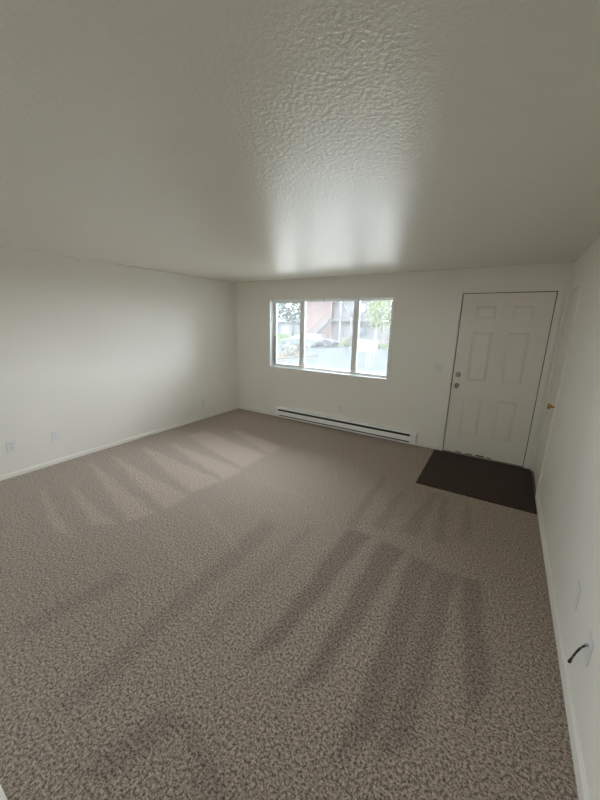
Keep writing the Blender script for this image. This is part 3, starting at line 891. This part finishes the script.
# ---- buildings
def brick_mat(name, c1, c2, mortar):
    m = bpy.data.materials.new(name)
    m.use_nodes = True
    nt = m.node_tree
    b = nt.nodes['Principled BSDF']
    b.inputs['Roughness'].default_value = 0.9
    b.inputs['Specular IOR Level'].default_value = 0.1
    geo = nt.nodes.new('ShaderNodeNewGeometry')
    sw = nt.nodes.new('ShaderNodeSeparateXYZ')
    cb = nt.nodes.new('ShaderNodeCombineXYZ')
    nt.links.new(geo.outputs['Position'], sw.inputs[0])
    ad = nt.nodes.new('ShaderNodeMath')
    nt.links.new(sw.outputs['X'], ad.inputs[0]); nt.links.new(sw.outputs['Y'], ad.inputs[1])
    nt.links.new(ad.outputs[0], cb.inputs['X']); nt.links.new(sw.outputs['Z'], cb.inputs['Y'])
    br = nt.nodes.new('ShaderNodeTexBrick')
    br.inputs['Scale'].default_value = 1.0
    br.inputs['Brick Width'].default_value = 0.42
    br.inputs['Row Height'].default_value = 0.18
    br.inputs['Mortar Size'].default_value = 0.02
    br.inputs['Color1'].default_value = (*c1, 1)
    br.inputs['Color2'].default_value = (*c2, 1)
    br.inputs['Mortar'].default_value = (*mortar, 1)
    nt.links.new(cb.outputs[0], br.inputs['Vector'])
    nt.links.new(br.outputs['Color'], b.inputs['Base Color'])
    return m
M_BRICK = brick_mat('pink_brick', (0.075, 0.036, 0.030), (0.054, 0.039, 0.036), (0.063, 0.057, 0.054))
M_PALE = mat('pale_siding', (0.060, 0.058, 0.057), 0.8, spec=0.2, var=0.06, vscale=0.8)
M_TAN = mat('tan_siding', (0.075, 0.050, 0.033), 0.8, spec=0.2, var=0.08, vscale=0.8)
M_BLUE = mat('blue_grey_siding', (0.032, 0.040, 0.052), 0.8, spec=0.2, var=0.08, vscale=0.8)
M_DARKTR = mat('dark_stain_timber', (0.030, 0.030, 0.033), 0.8, var=0.2)
M_WIN = mat('far_window_glass', (0.02, 0.028, 0.036), 0.1, spec=0.6)
M_WHITE_O = mat('outdoor_white', (0.048, 0.050, 0.052), 0.6, var=0.04)
M_ROOF = mat('dark_shingles', (0.035, 0.033, 0.033), 0.9, var=0.2, vscale=10)

def far_window(parent, x0, x1, y, z0, z1):
    f = 0.07
    w = MB().box(x0, x1, y - 0.06, y, z0, z0 + f).box(x0, x1, y - 0.06, y, z1 - f, z1).box(x0, x0 + f, y - 0.06, y, z0 + f, z1 - f).box(x1 - f, x1, y - 0.06, y, z0 + f, z1 - f)
    xm = (x0 + x1) / 2
    w.box(xm - 0.03, xm + 0.03, y - 0.05, y, z0 + f, z1 - f)
    o = w.build('window', M_WHITE_O, parent)
    box('pane', M_WIN, x0 + f, x1 - f, y - 0.03, y - 0.01, z0 + f, z1 - f, o)
def far_door(parent, x0, x1, y, z0, z1, m):
    o = box('door', m, x0, x1, y - 0.06, y, z0, z1, parent, 0.01)
    MB().box(x0 - 0.08, x0, y - 0.07, y, z0, z1).box(x1, x1 + 0.08, y - 0.07, y, z0, z1).box(x0 - 0.08, x1 + 0.08, y - 0.07, y, z1, z1 + 0.08).build('door_frame', M_WHITE_O, o)
    MB().lathe([(0.03, 0), (0.04, 0.03), (0.02, 0.05)], (x1 - 0.1, y - 0.06, z0 + 1.0), (0, -1, 0), 10).build('door_knob', M_NICKEL, o)

def build_apartments():
    g = gz(40) + 0.05
    t = thing('apartment_building', 'two-storey apartment block with pink brick and outside stairs across the street', 'building', (-15, 37.5, g))
    fl2, top = 2.05, 5.3
    y = 37.5
    box('brick_wall', M_BRICK, -21.0, -16.9, y - 0.6, y + 8, g, top, t)
    box('siding_wall', M_PALE, -16.9, -10.0, y, y + 8, fl2, top, t)
    box('lower_wall', M_PALE, -16.9, -10.0, y, y + 8, g, fl2 - 0.2, t)
    rf = MB().prism([(y - 2.2, top), (y - 2.2, top + 0.15), (y + 4, top + 2.2), (y + 10.2, top + 0.15), (y + 10.2, top)], 0, -21.7, -9.6)
    rf.build('roof', M_ROOF, t)
    # upstairs walkway
    box('walkway', M_DARKTR, -16.9, -10.0, y - 1.5, y, fl2 - 0.2, fl2, t)
    rl = box('railing', M_DARKTR, -16.0, -10.0, y - 1.5, y - 1.44, fl2 + 0.95, fl2 + 1.02, t)
    mb = MB()
    for i in range(50):
        x = -16.0 + 6.0 * i / 49
        mb.box(x - 0.015, x + 0.015, y - 1.49, y - 1.45, fl2, fl2 + 0.95)
    mb.build('balusters', M_DARKTR, rl)['kind'] = 'stuff'
    for x in (-16.6, -15.15, -12.6, -10.15):
        box('column', M_WHITE_O if x > -15.3 else M_BRICK, x - 0.13, x + 0.13, y - 1.45, y - 1.2, g, top, t)
    # stairs rising to the right in front of the brick
    n = 17
    x0, x1 = -20.0, -16.3
    ys0, ys1 = y - 2.6, y - 1.5
    st = MB().prism([(x0, g), (x0 + 0.35, g), (x1, fl2 - 0.28), (x1, fl2), (x1 - 0.25, fl2)], 1, ys0, ys0 + 0.06)
    st.prism([(x0, g), (x0 + 0.35, g), (x1, fl2 - 0.28), (x1, fl2), (x1 - 0.25, fl2)], 1, ys1 - 0.06, ys1)
    so = st.build('staircase', M_DARKTR, t)
    first = None
    for i in range(n):
        u = (i + 0.5) / n
        x = x0 + 0.15 + (x1 - x0 - 0.15) * u
        zz = g + (fl2 - g) * (i + 1) / n
        if first is None:
            first = box('tread', M_DARKTR, x - 0.14, x + 0.14, ys0, ys1, zz - 0.05, zz, so)
            fx, fz = x, zz
        else:
            c = first.copy()
            COL.objects.link(c)
            c.location = (x - fx, 0, zz - fz)
    hr = MB()
    hr.tube([(x0, ys0, g + 0.95), (x1, ys0, fl2 + 0.95)], 0.04, 6)
    for i in range(12):
        u = i / 11
        xx = x0 + (x1 - x0) * u; z0 = g + (fl2 - g) * u
        hr.box(xx - 0.02, xx + 0.02, ys0 - 0.02, ys0 + 0.02, z0, z0 + 0.95)
    hr.build('handrail', M_DARKTR, so)
    # doors and windows
    far_door(t, -15.0, -14.1, y, g + 0.02, g + 2.15, M_WHITE_O)
    far_door(t, -15.0, -14.1, y, fl2 + 0.02, fl2 + 2.1, M_WHITE_O)
    for z in (g + 0.9, fl2 + 0.9):
        far_window(t, -13.6, -11.7, y, z, z + 1.25)
build_apartments()

def build_tan():
    g = gz(40) + 0.05
    t = thing('house', 'low tan building with blue-grey upper floor behind the leafy tree', 'building', (-5, 42, g))
    y = 42
    box('lower_wall', M_TAN, -9.3, 4.0, y, y + 8, g, 1.4, t)
    box('upper_wall', M_BLUE, -9.3, 4.0, y + 0.1, y + 8, 1.4, 3.4, t)
    MB().prism([(y - 0.7, 3.4), (y - 0.7, 3.55), (y + 4, 5.0), (y + 8.7, 3.55), (y + 8.7, 3.4)], 0, -9.55, 4.6).build('roof', M_ROOF, t)
    box('trim_band', M_TAN, -9.3, 4.0, y - 0.05, y, 1.34, 1.46, t)
    for x in (-8.8, -6.3, -3.7):
        far_window(t, x, x + 1.5, y + 0.1, 1.75, 2.95)
    for x in (-7.6, -4.0):
        far_window(t, x, x + 1.4, y, g + 0.85, 1.0)
build_tan()

def build_carport():
    g = gz(40) + 0.05
    y = 54
    t = thing('garage', 'low blue-grey garage beyond the lawn at the left', 'garage', (-34, y, g))
    box('wall', M_BLUE, -43, -28, y, y + 6, g, 1.5, t)
    MB().prism([(y - 0.8, 1.5), (y - 0.8, 1.68), (y + 3, 2.6), (y + 6.8, 1.68), (y + 6.8, 1.5)], 0, -43.6, -27.4).build('roof', M_WHITE_O, t)
    for x in (-41.5, -37.8, -34.1, -30.6):
        d = box('garage_door', M_DARKTR if x == -34.1 else M_WHITE_O, x, x + 2.3, y - 0.05, y, g, g + 2.1, t, 0.01)
        for k in range(1, 4):
            box('panel_joint', M_DARKTR, x + 0.03, x + 2.27, y - 0.056, y - 0.05, g + 2.1 * k / 4 - 0.012, g + 2.1 * k / 4 + 0.012, d)
build_carport()

# ---- low fence rail along the far lawn
def build_fence():
    y = 33.2
    z = gz(y) + 0.05
    t = thing('rail_fence', 'low wooden rail fence along the far lawn at the right', 'fence', (-6, y, z))
    for k in range(7):
        x = -10.0 + k * 1.5
        box('post', M_DARKTR, x - 0.06, x + 0.06, y, y + 0.12, z - 0.1, z + 0.85, t)
    for h in (0.40, 0.72):
        box('rail', M_TAN, -10.0, -1.0, y - 0.04, y, z + h - 0.06, z + h + 0.06, t)
build_fence()
